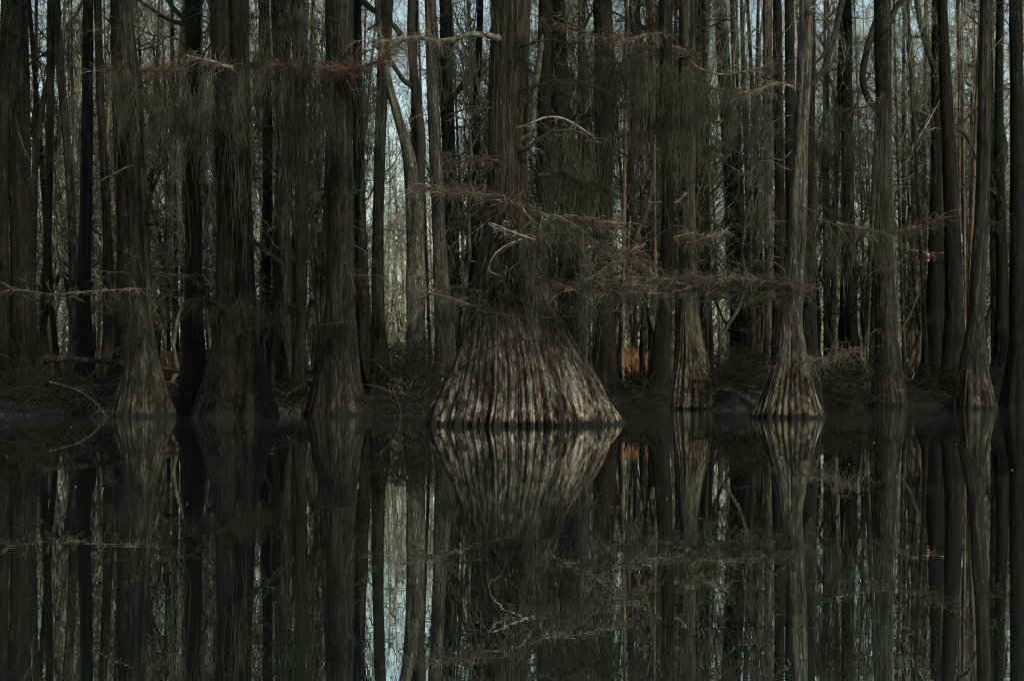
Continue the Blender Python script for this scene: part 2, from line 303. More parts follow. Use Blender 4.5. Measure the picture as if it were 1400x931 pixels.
def trunk_geo(pts, seed, nseg=40, dz=0.28, lobes=7, amp=0.28, hf=2.4, fine=0.05, zmin=-0.4):
    """pts: rows x,y,z,r from base upwards (local).  Flutes swell towards the base and die out at height hf."""
    r = np.random.default_rng(seed); pts = np.asarray(pts, float)
    H = pts[-1, 2]; zs = np.unique(np.r_[np.arange(zmin, min(hf * 1.2, H), dz * 0.45), np.arange(min(hf * 1.2, H), H, dz * 2.2), H])
    X, Y, R = (np.interp(zs, pts[:, 2], pts[:, c]) for c in (0, 1, 3))
    X += fbm1(len(zs), (.05, .15), r) * .16 * R * np.clip(zs / 3, 0, 1); Y += fbm1(len(zs), (.05, .15), r) * .2 * R * np.clip(zs / 3, 0, 1)
    for A in (X, Y, R):
        for _ in range(5): A[1:-1] = 0.25 * A[:-2] + 0.5 * A[1:-1] + 0.25 * A[2:]
    th = np.linspace(0, 2 * math.pi, nseg + 1) + math.pi / 2           # the seam faces away from the camera
    def ridged(nl, sharp=1.0):
        ph = np.sort((np.arange(nl) + r.uniform(-.33, .33, nl)) / nl) * 2 * math.pi; h = r.uniform(.55, 1.0, nl)
        e = np.r_[ph, ph[0] + 2 * math.pi]; t = (th - math.pi / 2 - ph[0]) % (2 * math.pi) + ph[0]
        i = np.clip(np.searchsorted(e, t, side='right') - 1, 0, nl - 1); u = (t - e[i]) / (e[i + 1] - e[i])
        v = np.abs(np.sin(math.pi * u)) ** 0.6 * h[i]; v[-1] = v[0]; return v - v.mean()
    big, mid, sm = ridged(lobes), ridged(max(9, int(lobes * 3.3))), ridged(max(20, lobes * 7))
    hv = hf * np.clip(.85 + .16 * sum(np.sin(th * f + r.random() * 6.28) for f in (2, 3, 5, 7)), .45, 1.4); zz = np.clip(zs[:, None] / hv[None], 0, 1); k = (1 - zz) ** 1.2
    tw = 0.12 * np.sin(zs * 0.5 + r.random() * 6)[:, None]
    rad = R[:, None] * (1 + amp * k * big + amp * 0.95 * k ** 0.7 * mid + fine * sm * (0.35 + k))
    rad *= 1 + 0.025 * np.sin(th[None] * 2 + zs[:, None] * 1.7 + seed) + 0.02 * np.sin(th[None] * 3 - zs[:, None] * 3.1)
    rad[:, -1] = rad[:, 0]
    T = th[None] + tw * 0
    V = np.stack([X[:, None] + rad * np.cos(T), Y[:, None] + rad * np.sin(T), np.broadcast_to(zs[:, None], rad.shape)], -1)
    nz, ns = len(zs), nseg + 1
    i = (np.arange(nz - 1)[:, None] * ns + np.arange(nseg)[None]).ravel(); Q = np.stack([i, i + 1, i + ns + 1, i + ns], 1)
    rm = float(np.interp(2.5, zs, R)); sl = np.r_[0, np.cumsum(np.hypot(np.diff(zs), np.diff(R)))]
    U = np.broadcast_to((th - math.pi / 2)[None] * rm * 1.6, rad.shape); Wv = np.broadcast_to(sl[:, None], rad.shape)
    uv = np.stack([U + seed * 1.37, Wv + seed * 2.1], -1).reshape(-1, 2)[Q]
    return (V.reshape(-1, 3), Q), uv, (zs, X, Y, R)

# crowns above the frame: a few shared bare crowns
def crown_geo(seed, Hc=8.0, n1=16, spread=3.4, moss=True):
    r = np.random.default_rng(seed); g = []
    h = r.uniform(0, Hc * .8, n1); az = r.uniform(0, 6.28, n1); L = spread * (1 - 0.5 * h / Hc) * r.uniform(.6, 1.2, n1)
    s = np.linspace(0, 1, 5)
    P = np.stack([np.cos(az)[:, None] * L[:, None] * s, np.sin(az)[:, None] * L[:, None] * s, h[:, None] + (0.35 * L)[:, None] * s + r.normal(size=(n1, 5)) * .08], -1)
    g.append(tubes(P, 0.06 * (1 - .8 * s)[None] * np.ones((n1, 1)), 4, r))
    for q in P: g += spray(q, 12, 1.0, (0, 0, 0.1), .8, .15, .009, 2, r, .2)
    st = P[:, 1:].reshape(-1, 3); st = np.repeat(st, 14, 0) + r.normal(size=(len(st) * 14, 3)) * .12
    g.append(strands(st, r.uniform(.4, 1.7, len(st)), r, .016, 4))
    return g
CROWNS = [mk('crown', crown_geo(100 + k), M['moss'], link=False) for k in range(4)]

TREES, PROF = {}, {}
def cypress(key, label, yw, path, matk='dark', lobes=7, amp=0.26, hf=2.4, fine=0.05, nseg=44, D=None, moss=120, ml=(0.3, 1.1), top=None, name='cypress_tree', crown=True):
    """path: rows (py, px, pwidth) in photo pixels from base to top; yw = photo row of its waterline (gives its distance)"""
    seed = 1 + len(TREES)
    D = D or F / (yw - HZ)
    rb = path[0][2] / 2 / F * D
    base = at(path[0][1], 0, D); D0 = D; D = D + rb * 0.7
    x0 = (path[0][1] - CX) / F * D; z0 = 0.0
    tz = float(terr(x0, D))
    if tz > 0.15: z0 = tz - 0.1
    rows = []
    for py, px, pw in path:
        X, _, Z = at(px, py, D); rows.append([X - x0, 0, Z - z0, pw / 2 / F * D])
    rows[0][2] = max(rows[0][2], 0.0) if rows[0][2] > 0.25 else 0.0
    ztop = top or (HC + HZ / F * D + 9.5)
    sl = (rows[-1][0] - rows[-2][0]) / max(rows[-1][2] - rows[-2][2], .1)
    zf = rows[-1][2]
    if top is None:
        rows.append([rows[-1][0] + sl * 5, 0, zf + 5, rows[-1][3] * .8]); rows.append([rows[-1][0] + sl * 2, 0, ztop - z0, rows[-1][3] * .25])
    t = thing(name, (x0, D, z0), label, 'tree')
    geo, uv, prof = trunk_geo(rows, seed, nseg, .28, lobes, amp, hf, fine)
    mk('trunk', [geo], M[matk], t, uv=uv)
    r = np.random.default_rng(seed + 500)
    moss = int(moss * .7)
    if moss:
        zs = r.uniform(2.2, min(HC + HZ / F * D + 1.5, rows[-1][2]) - z0, moss); a = r.uniform(0, 6.28, moss)
        zc, X, Y, R = prof; rr = np.interp(zs, zc, R)
        st = np.stack([np.interp(zs, zc, X) + rr * np.cos(a), rr * np.sin(a), zs], 1)
        st = np.repeat(st, 3, 0) + r.normal(size=(moss * 3, 3)) * np.array([.03, .03, .15])
        o = mk('moss', [strands(st, r.uniform(ml[0], ml[1], len(st)), r, .0056, 4, .03)], M['moss'], t); o['kind'] = 'stuff'
    if crown and top is None:
        c = bpy.data.objects.new('crown', CROWNS[seed % 4]); C.objects.link(c); c.parent = t
        c.location = (rows[-3][0] + sl * 2, 0, zf + 2.5); c.rotation_euler = (0, 0, r.uniform(0, 6.28)); c.scale = (1, 1, 1) if rows[1][3] > .15 else (.6, .6, .8)
    ns = r.integers(5, 12); zc, X, Y, R = prof; zs = r.uniform(3.2, HC + HZ / F * D + 1, ns) - z0; az = r.uniform(0, 6.28, ns); ln = r.uniform(.5, 2.0, ns); s = np.linspace(0, 1, 7)
    P = np.stack([np.interp(zs, zc, X), np.interp(zs, zc, Y), zs], 1)[:, None] + np.stack([np.cos(az), np.sin(az), r.uniform(-.1, .5, ns)], 1)[:, None] * (ln[:, None] * s)[..., None]
    P[:, :, 2] -= (r.uniform(0, .7, ns) * ln)[:, None] * s ** 2; P[:, 1:] += np.cumsum(r.normal(size=(ns, 6, 3)) * .05, 1)
    g = [tubes(P, (.022 * (1 - .8 * s))[None] * r.uniform(.5, 1.2, ns)[:, None], 5, r)]
    for q in P: g += spray(q, 9, .7, (0, 0, -.1), .8, .3, .007, 3, r, .2)
    o = mk('side_twigs', g, M['limbdark' if matk in ('dark', 'black') else 'limb'], t); o['kind'] = 'stuff'
    TREES[key] = (t, D, z0, np.array([x0, D, z0])); PROF[key] = prof
    return t
def branch(key, pts, w0, w1, matk='limbdark', twigs=0, L=0.5, tmat='twig', dD=0.0, knob=.18, wig=0.03, name='branch', bias=(0, 0, 0), droop=.2, sub=3, rad=.0085, spread=1.0, tmin=0.05, dend=0.0, along=.5, D=None, extra=None):
    """limb drawn through photo points at its tree's distance (+ dD at root, + dend at the tip)"""
    t, Dt, z0, o = TREES[key]; Dt = D or Dt
    k = len(pts); W = [at(x, y, Dt + dD + dend * i / max(k - 1, 1)) - o for i, (x, y) in enumerate(pts)]
    zc, X, Y, Rr = PROF[key]
    if not D:                                     # root the limb on the trunk's axis, whichever end meets it
        for e in (0, -1):
            p = W[e]; ax = np.array([np.interp(p[2], zc, X), np.interp(p[2], zc, Y), p[2]]); rr = np.interp(p[2], zc, Rr)
            if abs(p[0] - ax[0]) < 1.25 * rr and (e == 0 or abs(p[2] - W[0][2]) > .6) and p[2] < zc[-1]: W.insert(0, ax) if e == 0 else W.append(ax)
    r = np.random.default_rng(int(pts[0][0] * 7 + pts[0][1]))
    g, q = limb(W, w0 / 2 / F * Dt, w1 / 2 / F * Dt, max(10, 4 * k), 7, knob, r, wig)
    b = mk(name, [g], M[matk], t)
    if twigs:
        gg = spray(q, twigs, L, bias, spread, droop, rad, sub, r, tmin, along * (1.8 if twigs > 100 else 1), .28 if twigs > 100 else .5)
        tw = mk('twigs', gg, M['darktwig' if twigs > 100 and tmat == 'twig' else tmat], b); tw['kind'] = 'stuff'
        if twigs > 100 and tmat == 'twig':
            tw = mk('pale_twigs', spray(q, int(twigs * .16), L * 1.2, bias, spread, droop, .0105, 2, r, tmin, 1.0, .25), M['bleached'], b); tw['kind'] = 'stuff'
        if extra:
            tw = mk('needles', spray(q, twigs, L * .6, (0, 0, .15), 1.0, .1, .008, 3, r, .1), M[extra], b); tw['kind'] = 'stuff'
    return b, q + o
def curtain_at(label, pts, n, L0, L1, D, dep=.9, rad=.0068, clump=7, m='moss'):
    n = int(n * .52); W = [at(x, y, D) for x, y in pts]; c = W[len(W) // 2]
    r = np.random.default_rng(int(pts[0][0] * 3 + pts[0][1] + n))
    g = curtain(np.array(W) - c, n, L0, L1, r, dep, clump, rad)
    o = mk('spanish_moss', [g], M[m]); o.location = c
    return tag(o, label, 'moss')

# ---------------------------------------------------------------- the giant cypress
cypress('big', 'giant cypress in the centre with huge pale fluted base standing in the water', 582,
        [(577, 717, 242), (560, 715, 227), (540, 713, 211), (520, 711, 195), (495, 708, 179), (470, 705, 156), (440, 702, 140), (400, 700, 108), (350, 698, 80), (300, 697, 62), (250, 697, 51), (130, 696, 53), (40, 698, 55), (0, 698, 57)],
        'big', lobes=8, amp=0.23, hf=3.3, fine=0.13, nseg=560, moss=160, ml=(.3, 1.0))
# ---------------------------------------------------------------- cypresses, left to right
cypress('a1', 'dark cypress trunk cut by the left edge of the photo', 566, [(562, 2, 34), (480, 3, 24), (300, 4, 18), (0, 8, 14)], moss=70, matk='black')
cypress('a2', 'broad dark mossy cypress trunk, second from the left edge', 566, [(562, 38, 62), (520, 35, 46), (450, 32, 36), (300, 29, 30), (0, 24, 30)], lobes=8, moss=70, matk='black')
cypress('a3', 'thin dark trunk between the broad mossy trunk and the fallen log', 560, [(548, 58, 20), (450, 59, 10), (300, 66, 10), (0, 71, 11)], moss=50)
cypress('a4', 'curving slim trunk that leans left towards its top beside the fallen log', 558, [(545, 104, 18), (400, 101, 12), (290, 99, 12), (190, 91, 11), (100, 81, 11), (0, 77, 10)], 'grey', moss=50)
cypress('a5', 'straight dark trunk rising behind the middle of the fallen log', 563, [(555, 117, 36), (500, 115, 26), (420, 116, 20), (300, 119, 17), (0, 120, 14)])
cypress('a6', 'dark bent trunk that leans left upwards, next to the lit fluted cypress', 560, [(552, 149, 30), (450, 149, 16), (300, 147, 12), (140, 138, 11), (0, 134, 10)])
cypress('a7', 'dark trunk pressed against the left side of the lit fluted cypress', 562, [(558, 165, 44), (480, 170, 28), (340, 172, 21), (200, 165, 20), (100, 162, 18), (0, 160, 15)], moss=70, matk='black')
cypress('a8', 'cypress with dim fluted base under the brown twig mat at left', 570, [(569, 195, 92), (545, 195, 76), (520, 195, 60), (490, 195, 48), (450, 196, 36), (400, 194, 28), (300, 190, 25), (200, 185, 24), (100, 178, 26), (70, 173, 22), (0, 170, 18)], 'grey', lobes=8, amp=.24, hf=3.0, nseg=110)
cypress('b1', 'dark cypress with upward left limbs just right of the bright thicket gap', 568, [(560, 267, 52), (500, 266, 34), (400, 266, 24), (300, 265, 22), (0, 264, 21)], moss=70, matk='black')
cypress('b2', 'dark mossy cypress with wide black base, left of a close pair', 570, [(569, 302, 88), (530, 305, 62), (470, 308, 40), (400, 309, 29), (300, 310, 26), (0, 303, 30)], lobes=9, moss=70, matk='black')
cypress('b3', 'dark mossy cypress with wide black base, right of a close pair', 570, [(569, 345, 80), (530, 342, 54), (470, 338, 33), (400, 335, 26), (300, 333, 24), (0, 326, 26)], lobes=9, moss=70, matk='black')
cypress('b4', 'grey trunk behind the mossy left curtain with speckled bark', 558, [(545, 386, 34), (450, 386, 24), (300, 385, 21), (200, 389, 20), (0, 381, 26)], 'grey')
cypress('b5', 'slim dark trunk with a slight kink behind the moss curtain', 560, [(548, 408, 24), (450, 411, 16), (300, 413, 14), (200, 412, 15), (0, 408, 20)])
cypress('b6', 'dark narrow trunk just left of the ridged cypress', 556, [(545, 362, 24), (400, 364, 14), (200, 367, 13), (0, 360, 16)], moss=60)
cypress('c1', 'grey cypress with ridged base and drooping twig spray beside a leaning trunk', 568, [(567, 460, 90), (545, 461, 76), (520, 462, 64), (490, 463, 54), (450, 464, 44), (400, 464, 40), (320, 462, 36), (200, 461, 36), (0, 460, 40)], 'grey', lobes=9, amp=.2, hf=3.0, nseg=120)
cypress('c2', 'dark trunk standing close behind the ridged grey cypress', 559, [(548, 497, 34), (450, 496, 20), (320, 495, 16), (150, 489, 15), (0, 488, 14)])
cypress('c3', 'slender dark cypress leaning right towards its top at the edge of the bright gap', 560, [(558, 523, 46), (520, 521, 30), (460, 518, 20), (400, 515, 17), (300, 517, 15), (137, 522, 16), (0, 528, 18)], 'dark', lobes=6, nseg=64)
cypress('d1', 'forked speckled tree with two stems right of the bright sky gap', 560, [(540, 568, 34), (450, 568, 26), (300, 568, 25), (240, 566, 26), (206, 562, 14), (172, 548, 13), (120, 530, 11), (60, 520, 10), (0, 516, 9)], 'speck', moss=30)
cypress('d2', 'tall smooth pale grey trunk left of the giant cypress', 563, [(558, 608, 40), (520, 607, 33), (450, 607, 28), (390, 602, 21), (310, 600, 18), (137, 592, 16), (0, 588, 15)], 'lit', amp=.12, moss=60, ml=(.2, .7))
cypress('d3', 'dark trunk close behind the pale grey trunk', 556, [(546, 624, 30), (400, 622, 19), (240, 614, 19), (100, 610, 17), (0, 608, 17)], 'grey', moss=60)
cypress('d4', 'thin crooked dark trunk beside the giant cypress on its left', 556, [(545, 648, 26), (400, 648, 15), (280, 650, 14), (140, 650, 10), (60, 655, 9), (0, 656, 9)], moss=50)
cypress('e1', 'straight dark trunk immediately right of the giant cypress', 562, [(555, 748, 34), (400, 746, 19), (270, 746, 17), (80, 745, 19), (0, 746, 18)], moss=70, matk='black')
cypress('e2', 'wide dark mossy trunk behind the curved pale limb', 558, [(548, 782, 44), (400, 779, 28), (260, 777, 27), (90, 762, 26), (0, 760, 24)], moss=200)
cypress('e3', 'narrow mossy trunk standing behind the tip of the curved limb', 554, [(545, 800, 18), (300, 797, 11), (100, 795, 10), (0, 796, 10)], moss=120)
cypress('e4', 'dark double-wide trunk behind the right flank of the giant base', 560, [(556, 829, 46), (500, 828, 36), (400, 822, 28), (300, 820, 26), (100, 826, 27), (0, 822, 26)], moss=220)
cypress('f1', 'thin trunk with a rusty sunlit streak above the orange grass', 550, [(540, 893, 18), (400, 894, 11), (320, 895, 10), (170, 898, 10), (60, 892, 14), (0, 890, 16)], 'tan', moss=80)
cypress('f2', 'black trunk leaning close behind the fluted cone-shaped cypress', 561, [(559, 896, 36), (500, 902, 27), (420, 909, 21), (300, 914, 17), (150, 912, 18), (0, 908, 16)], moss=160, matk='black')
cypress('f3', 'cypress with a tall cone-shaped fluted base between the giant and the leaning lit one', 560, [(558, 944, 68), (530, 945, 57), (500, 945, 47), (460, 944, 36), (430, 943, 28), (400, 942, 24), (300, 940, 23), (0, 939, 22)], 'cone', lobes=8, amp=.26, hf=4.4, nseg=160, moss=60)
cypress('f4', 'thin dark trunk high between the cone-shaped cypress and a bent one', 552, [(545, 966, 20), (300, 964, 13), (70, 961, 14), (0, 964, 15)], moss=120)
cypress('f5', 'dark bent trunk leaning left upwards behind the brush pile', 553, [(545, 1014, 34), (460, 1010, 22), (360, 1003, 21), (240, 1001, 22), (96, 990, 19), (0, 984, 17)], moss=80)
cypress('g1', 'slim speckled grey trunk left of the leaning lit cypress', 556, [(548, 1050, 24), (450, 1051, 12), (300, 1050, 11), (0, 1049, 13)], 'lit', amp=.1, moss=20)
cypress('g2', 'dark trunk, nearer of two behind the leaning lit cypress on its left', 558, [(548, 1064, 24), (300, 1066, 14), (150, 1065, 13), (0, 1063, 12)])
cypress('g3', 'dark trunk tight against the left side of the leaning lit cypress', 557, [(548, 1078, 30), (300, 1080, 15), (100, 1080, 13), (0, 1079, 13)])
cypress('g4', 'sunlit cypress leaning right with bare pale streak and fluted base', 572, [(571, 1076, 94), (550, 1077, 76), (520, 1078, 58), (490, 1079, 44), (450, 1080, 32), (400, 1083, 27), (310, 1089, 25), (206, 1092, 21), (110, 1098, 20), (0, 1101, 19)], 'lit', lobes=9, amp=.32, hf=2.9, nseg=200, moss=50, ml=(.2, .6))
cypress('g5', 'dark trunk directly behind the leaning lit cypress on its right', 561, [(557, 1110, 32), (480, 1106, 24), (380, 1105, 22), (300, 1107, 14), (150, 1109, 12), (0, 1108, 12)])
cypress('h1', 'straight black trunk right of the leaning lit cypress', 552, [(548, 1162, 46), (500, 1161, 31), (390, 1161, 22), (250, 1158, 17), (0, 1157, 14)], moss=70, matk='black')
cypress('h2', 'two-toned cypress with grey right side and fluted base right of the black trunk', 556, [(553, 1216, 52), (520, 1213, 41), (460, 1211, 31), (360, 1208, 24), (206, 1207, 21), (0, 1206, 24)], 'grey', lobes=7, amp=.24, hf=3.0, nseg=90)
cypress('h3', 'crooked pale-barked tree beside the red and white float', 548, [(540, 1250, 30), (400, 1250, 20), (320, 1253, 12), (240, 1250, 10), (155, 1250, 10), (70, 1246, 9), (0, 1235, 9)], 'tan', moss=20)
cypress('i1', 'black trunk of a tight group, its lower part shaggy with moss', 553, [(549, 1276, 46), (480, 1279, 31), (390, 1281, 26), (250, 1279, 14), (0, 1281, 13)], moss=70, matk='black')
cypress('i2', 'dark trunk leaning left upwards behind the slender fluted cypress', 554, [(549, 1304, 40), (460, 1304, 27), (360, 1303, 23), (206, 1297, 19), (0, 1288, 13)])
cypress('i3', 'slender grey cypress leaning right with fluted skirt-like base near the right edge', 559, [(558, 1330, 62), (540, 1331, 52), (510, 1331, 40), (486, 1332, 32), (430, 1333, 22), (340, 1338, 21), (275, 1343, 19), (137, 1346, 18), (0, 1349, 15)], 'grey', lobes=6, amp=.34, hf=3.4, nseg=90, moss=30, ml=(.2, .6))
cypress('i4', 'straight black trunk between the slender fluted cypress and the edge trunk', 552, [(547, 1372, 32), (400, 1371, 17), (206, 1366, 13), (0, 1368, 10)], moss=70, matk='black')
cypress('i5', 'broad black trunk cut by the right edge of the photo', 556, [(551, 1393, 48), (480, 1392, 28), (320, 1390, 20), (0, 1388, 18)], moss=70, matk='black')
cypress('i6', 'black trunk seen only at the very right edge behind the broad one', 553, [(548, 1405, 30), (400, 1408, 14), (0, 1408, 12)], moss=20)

# ---------------------------------------------------------------- limbs of the giant
branch('big', [(674, 50), (656, 47), (640, 46), (622, 55), (606, 58), (590, 54), (566, 51), (545, 58), (520, 56)], 10, 5, 'weathered', 60, .9, 'twig', dD=-.6, knob=.35, tmin=.6, droop=.3)
branch('big', [(722, 205), (735, 190), (756, 181), (776, 178), (795, 181), (815, 190)], 7, 3.5, 'limbdark', 16, .5, dD=-.7, knob=.2, droop=.3)
branch('big', [(724, 170), (745, 159), (766, 160), (785, 168), (800, 180), (812, 187)], 3, 1.8, 'bleached', 8, .4, dD=-1.0)
branch('big', [(727, 190), (731, 130), (737, 85), (742, 48)], 8, 7, 'limb', 0, dD=-.5, knob=.12)
branch('big', [(676, 148), (660, 148), (645, 145), (630, 152), (612, 157)], 5, 2, 'limbdark', 16, .6, dD=-.3)
branch('big', [(690, 268), (668, 268), (640, 264), (612, 260), (580, 258)], 4, 1.5, 'limb', 170, .75, dD=-1.0, tmin=.0, droop=.12)
branch('big', [(700, 275), (730, 290), (760, 296), (800, 300), (835, 305)], 4, 2, 'limb', 190, .75, dD=-1.3, droop=.3)
branch('big', [(690, 372), (720, 378), (770, 388), (830, 396), (880, 392)], 5, 2, 'limbdark', 170, .8, dD=-1.6, droop=.15)
branch('big', [(664, 304), (675, 307), (688, 313), (704, 318), (718, 325), (733, 328)], 4, 2, 'bleached', 8, .25, 'bleached', dD=-3.1, knob=.5, wig=.06)
branch('big', [(718, 325), (704, 331), (690, 334), (680, 337), (672, 344), (667, 357), (664, 370)], 2.2, 1.4, 'bleached', 0, dD=-3.1, knob=.2)
branch('big', [(690, 312), (682, 300), (690, 294), (694, 304)], 5, 3, 'weathered', 10, .25, 'bleached', dD=-3.1, knob=.6, wig=.08)
branch('big', [(640, 418), (620, 408), (600, 403), (570, 399), (548, 392)], 3, 1.5, 'limb', 60, .5, dD=-1.4)
for _i, (_p, _tw) in enumerate((([(645, 425), (690, 432), (750, 436), (805, 430)], 50), ([(660, 400), (630, 392), (600, 398), (575, 410)], 90), ([(735, 240), (765, 236), (800, 246), (830, 262)], 110), ([(672, 220), (650, 214), (628, 222), (606, 236)], 60),
                          ([(728, 120), (760, 108), (795, 112), (828, 126)], 90), ([(730, 320), (775, 318), (820, 330), (862, 350)], 150), ([(725, 60), (752, 52), (780, 60), (800, 75)], 70))):
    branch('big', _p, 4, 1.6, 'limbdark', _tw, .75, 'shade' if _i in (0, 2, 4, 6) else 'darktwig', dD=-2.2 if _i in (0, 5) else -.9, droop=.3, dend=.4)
branch('d4', [(652, 70), (642, 102), (628, 122), (612, 143)], 7, 8, 'limbdark', 10, .5)
branch('d4', [(668, 178), (660, 205), (650, 228), (638, 252)], 6, 4, 'limbdark', 8, .5)
branch('d1', [(567, 320), (569, 275), (574, 235), (577, 206), (571, 150), (566, 103), (562, 50), (563, 0), (563, -40)], 15, 11, 'speck', 0, name='fork_stem', knob=.06)
branch('d1', [(566, 118), (552, 113), (532, 79), (512, 62)], 7, 5, 'limbdark', 14, .9)
branch('c3', [(548, 48), (536, 32), (520, 20), (504, 10), (488, -6)], 6, 9, 'limbdark', 10, .8)
branch('c3', [(520, 30), (508, 38), (500, 45)], 4, 2, 'limbdark', 24, .6)
# ---------------------------------------------------------------- twig mats and limbs of the others
branch('c1', [(470, 98), (420, 92), (370, 88), (310, 92), (260, 96), (205, 98), (152, 95)], 7, 2, 'limb', 420, .85, 'twig', dD=-1.2, droop=.12, extra='red')
branch('c1', [(470, 98), (500, 92), (520, 85), (540, 60)], 6, 3, 'limbdark', 150, .9, 'twig', dD=-1.0, extra='red')
branch('b2', [(318, 94), (290, 84), (255, 76)], 4, 2, 'bleached', 60, .7, 'twig', dD=-1.5)
branch('c1', [(470, 440), (450, 444), (430, 446), (412, 455)], 3, 1.5, 'limbdark', 95, .9, 'shade', dD=-1.0, bias=(.6, 0, -.5), droop=.4)
branch('a8', [(190, 395), (160, 396), (110, 399), (79, 404), (52, 399), (20, 396), (-5, 382)], 1.5, 1.0, 'limb', 60, .6, dD=-.8)
branch('a8', [(178, 226), (160, 235), (148, 241), (129, 253)], 2.0, 1.2, 'limb', 5, .3, dD=-.5)
branch('a8', [(205, 450), (190, 462), (172, 474), (150, 484)], 2, 1, 'limbdark', 40, .6, 'shade', dD=-1)
branch('b1', [(254, 34), (235, 30), (223, 24), (206, 12), (184, -3)], 7, 4, 'limbdark', 16, .9)
branch('b1', [(256, 30), (240, 15), (225, -4)], 7, 6, 'limbdark', 8, .9)
branch('a4', [(88, 42), (100, 28), (112, 4), (118, -15)], 5, 4, 'limb', 12, .8)
branch('a3', [(68, 70), (55, 78), (40, 88), (28, 105)], 4, 2.5, 'limbdark', 14, .7)
branch('a2', [(25, 180), (33, 205), (42, 222)], 1.2, .8, 'limb', 3, .3, dD=-.7)
branch('b3', [(335, 318), (352, 335), (370, 349), (388, 360)], 7, 6, 'limbdark', 6, .6, dD=-.6)
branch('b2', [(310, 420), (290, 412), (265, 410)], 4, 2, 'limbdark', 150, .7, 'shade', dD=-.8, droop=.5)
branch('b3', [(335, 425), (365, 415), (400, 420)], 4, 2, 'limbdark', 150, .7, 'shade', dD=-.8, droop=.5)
branch('f3', [(940, 80), (955, 95), (990, 103), (1020, 98), (1045, 92)], 3, 1.8, 'bleached', 130, .8, dD=-.8, droop=.15)
branch('f3', [(936, 110), (970, 122), (1010, 125), (1050, 128)], 3, 1.5, 'limb', 130, .8, dD=-1, droop=.2)
branch('f3', [(940, 70), (915, 62), (890, 66), (860, 62), (835, 50)], 5, 2, 'limb', 160, .9, dD=-1, droop=.2)
branch('f2', [(905, 45), (880, 50), (855, 55), (830, 65)], 4, 2, 'limb', 80, .8, dD=-1)
branch('e4', [(820, 50), (800, 45), (780, 40), (757, 30)], 4, 2, 'limbdark', 100, .8, dD=-.9)
branch('e4', [(820, 80), (842, 85), (862, 92), (880, 100)], 4, 2, 'limb', 90, .8, dD=-.9)
branch('f2', [(905, 160), (885, 172), (866, 182), (842, 190)], 5, 4, 'limbdark', 24, .7, D=75)
branch('e4', [(842, 205), (858, 215), (872, 228)], 4, 3, 'limbdark', 20, .6)
branch('f3', [(940, 262), (925, 279), (905, 277), (882, 276)], 2.4, 1.4, 'bleached', 50, .7, dD=-.9)
branch('f3', [(950, 318), (930, 322), (907, 329)], 2.4, 1.4, 'bleached', 70, .7, dD=-1)
branch('f3', [(953, 330), (972, 322), (992, 315)], 2.6, 1.4, 'bleached', 60, .7, dD=-1)
branch('big', [(800, 385), (815, 375), (832, 363), (852, 350), (884, 333)], 3.5, 1.5, 'limb', 60, .8, dD=-2)
branch('g4', [(1078, 388), (1050, 384), (1010, 382), (960, 380), (910, 382), (860, 392), (820, 398)], 5, 2, 'limb', 560, .8, 'twig', dD=-1.1, droop=.08)
branch('g4', [(1075, 402), (1030, 398), (980, 393), (930, 396)], 4, 2, 'limb', 260, .8, 'twig', dD=-.9, droop=.2)
branch('g4', [(1085, 120), (1065, 112), (1040, 122), (1010, 128)], 2.5, 1.4, 'bleached', 60, .6, dD=-.8)
branch('g5', [(1102, 410), (1101, 370), (1102, 335), (1107, 315), (1118, 303), (1135, 303), (1150, 312), (1163, 335)], 8, 3, 'limbdark', 30, .6, dD=-1.1, knob=.1)
branch('g5', [(1143, 305), (1175, 312), (1210, 320), (1250, 312), (1285, 298)], 2.4, 1.2, 'limb', 170, .8, dD=-.5, droop=.25)
branch('g5', [(1109, 115), (1126, 100), (1136, 66), (1146, 30), (1152, -5)], 8, 9, 'limbdark', 8, .7)
branch('g5', [(1104, 98), (1122, 80), (1135, 62), (1148, 25)], 4, 3, 'limbdark', 8, .6, dD=-.4)
branch('g4', [(1108, 12), (1118, 6), (1130, -2)], 3, 2, 'bleached', 8, .5, dD=-.4)
branch('g4', [(1092, 494), (1120, 492), (1150, 486), (1172, 476)], 3, 1.5, 'limb', 90, .7, dD=-1, droop=.15)
branch('h2', [(1196, 150), (1184, 132), (1178, 110), (1184, 70), (1196, 35), (1206, 5)], 9, 10, 'limbdark', 8, .6)
branch('h2', [(1214, 40), (1220, 24), (1228, 6), (1242, -8)], 8, 8, 'limbdark', 8, .8)
branch('h2', [(1212, 130), (1190, 145), (1165, 150), (1140, 148)], 3, 1.5, 'limbdark', 120, .8, dD=-.9, droop=.5)
branch('h2', [(1210, 370), (1225, 362), (1240, 350)], 2, 1, 'limb', 24, .5, dD=-.8)
branch('i1', [(1275, 90), (1266, 60), (1258, 30), (1252, -5)], 9, 8, 'limbdark', 8, .8)
branch('i1', [(1278, 166), (1260, 156), (1240, 146), (1218, 136)], 4, 2.4, 'limbdark', 36, .8)
branch('i1', [(1280, 352), (1262, 344), (1240, 341)], 1.8, 1.2, 'bleached', 30, .6, dD=-.5)
branch('i1', [(1280, 346), (1300, 345), (1318, 340)], 1.8, 1.0, 'bleached', 24, .5, dD=-.8)
branch('i2', [(1300, 176), (1315, 168), (1328, 156), (1342, 142)], 4, 3, 'limbdark', 36, .8)
branch('i2', [(1302, 172), (1318, 182), (1328, 198), (1336, 222)], 5, 3, 'limbdark', 24, .7)
branch('i2', [(1310, 262), (1325, 248), (1340, 238)], 3.4, 2, 'limbdark', 16, .7)
branch('h3', [(1250, 190), (1240, 205), (1228, 200), (1220, 180)], 4, 2.4, 'tan', 16, .7)
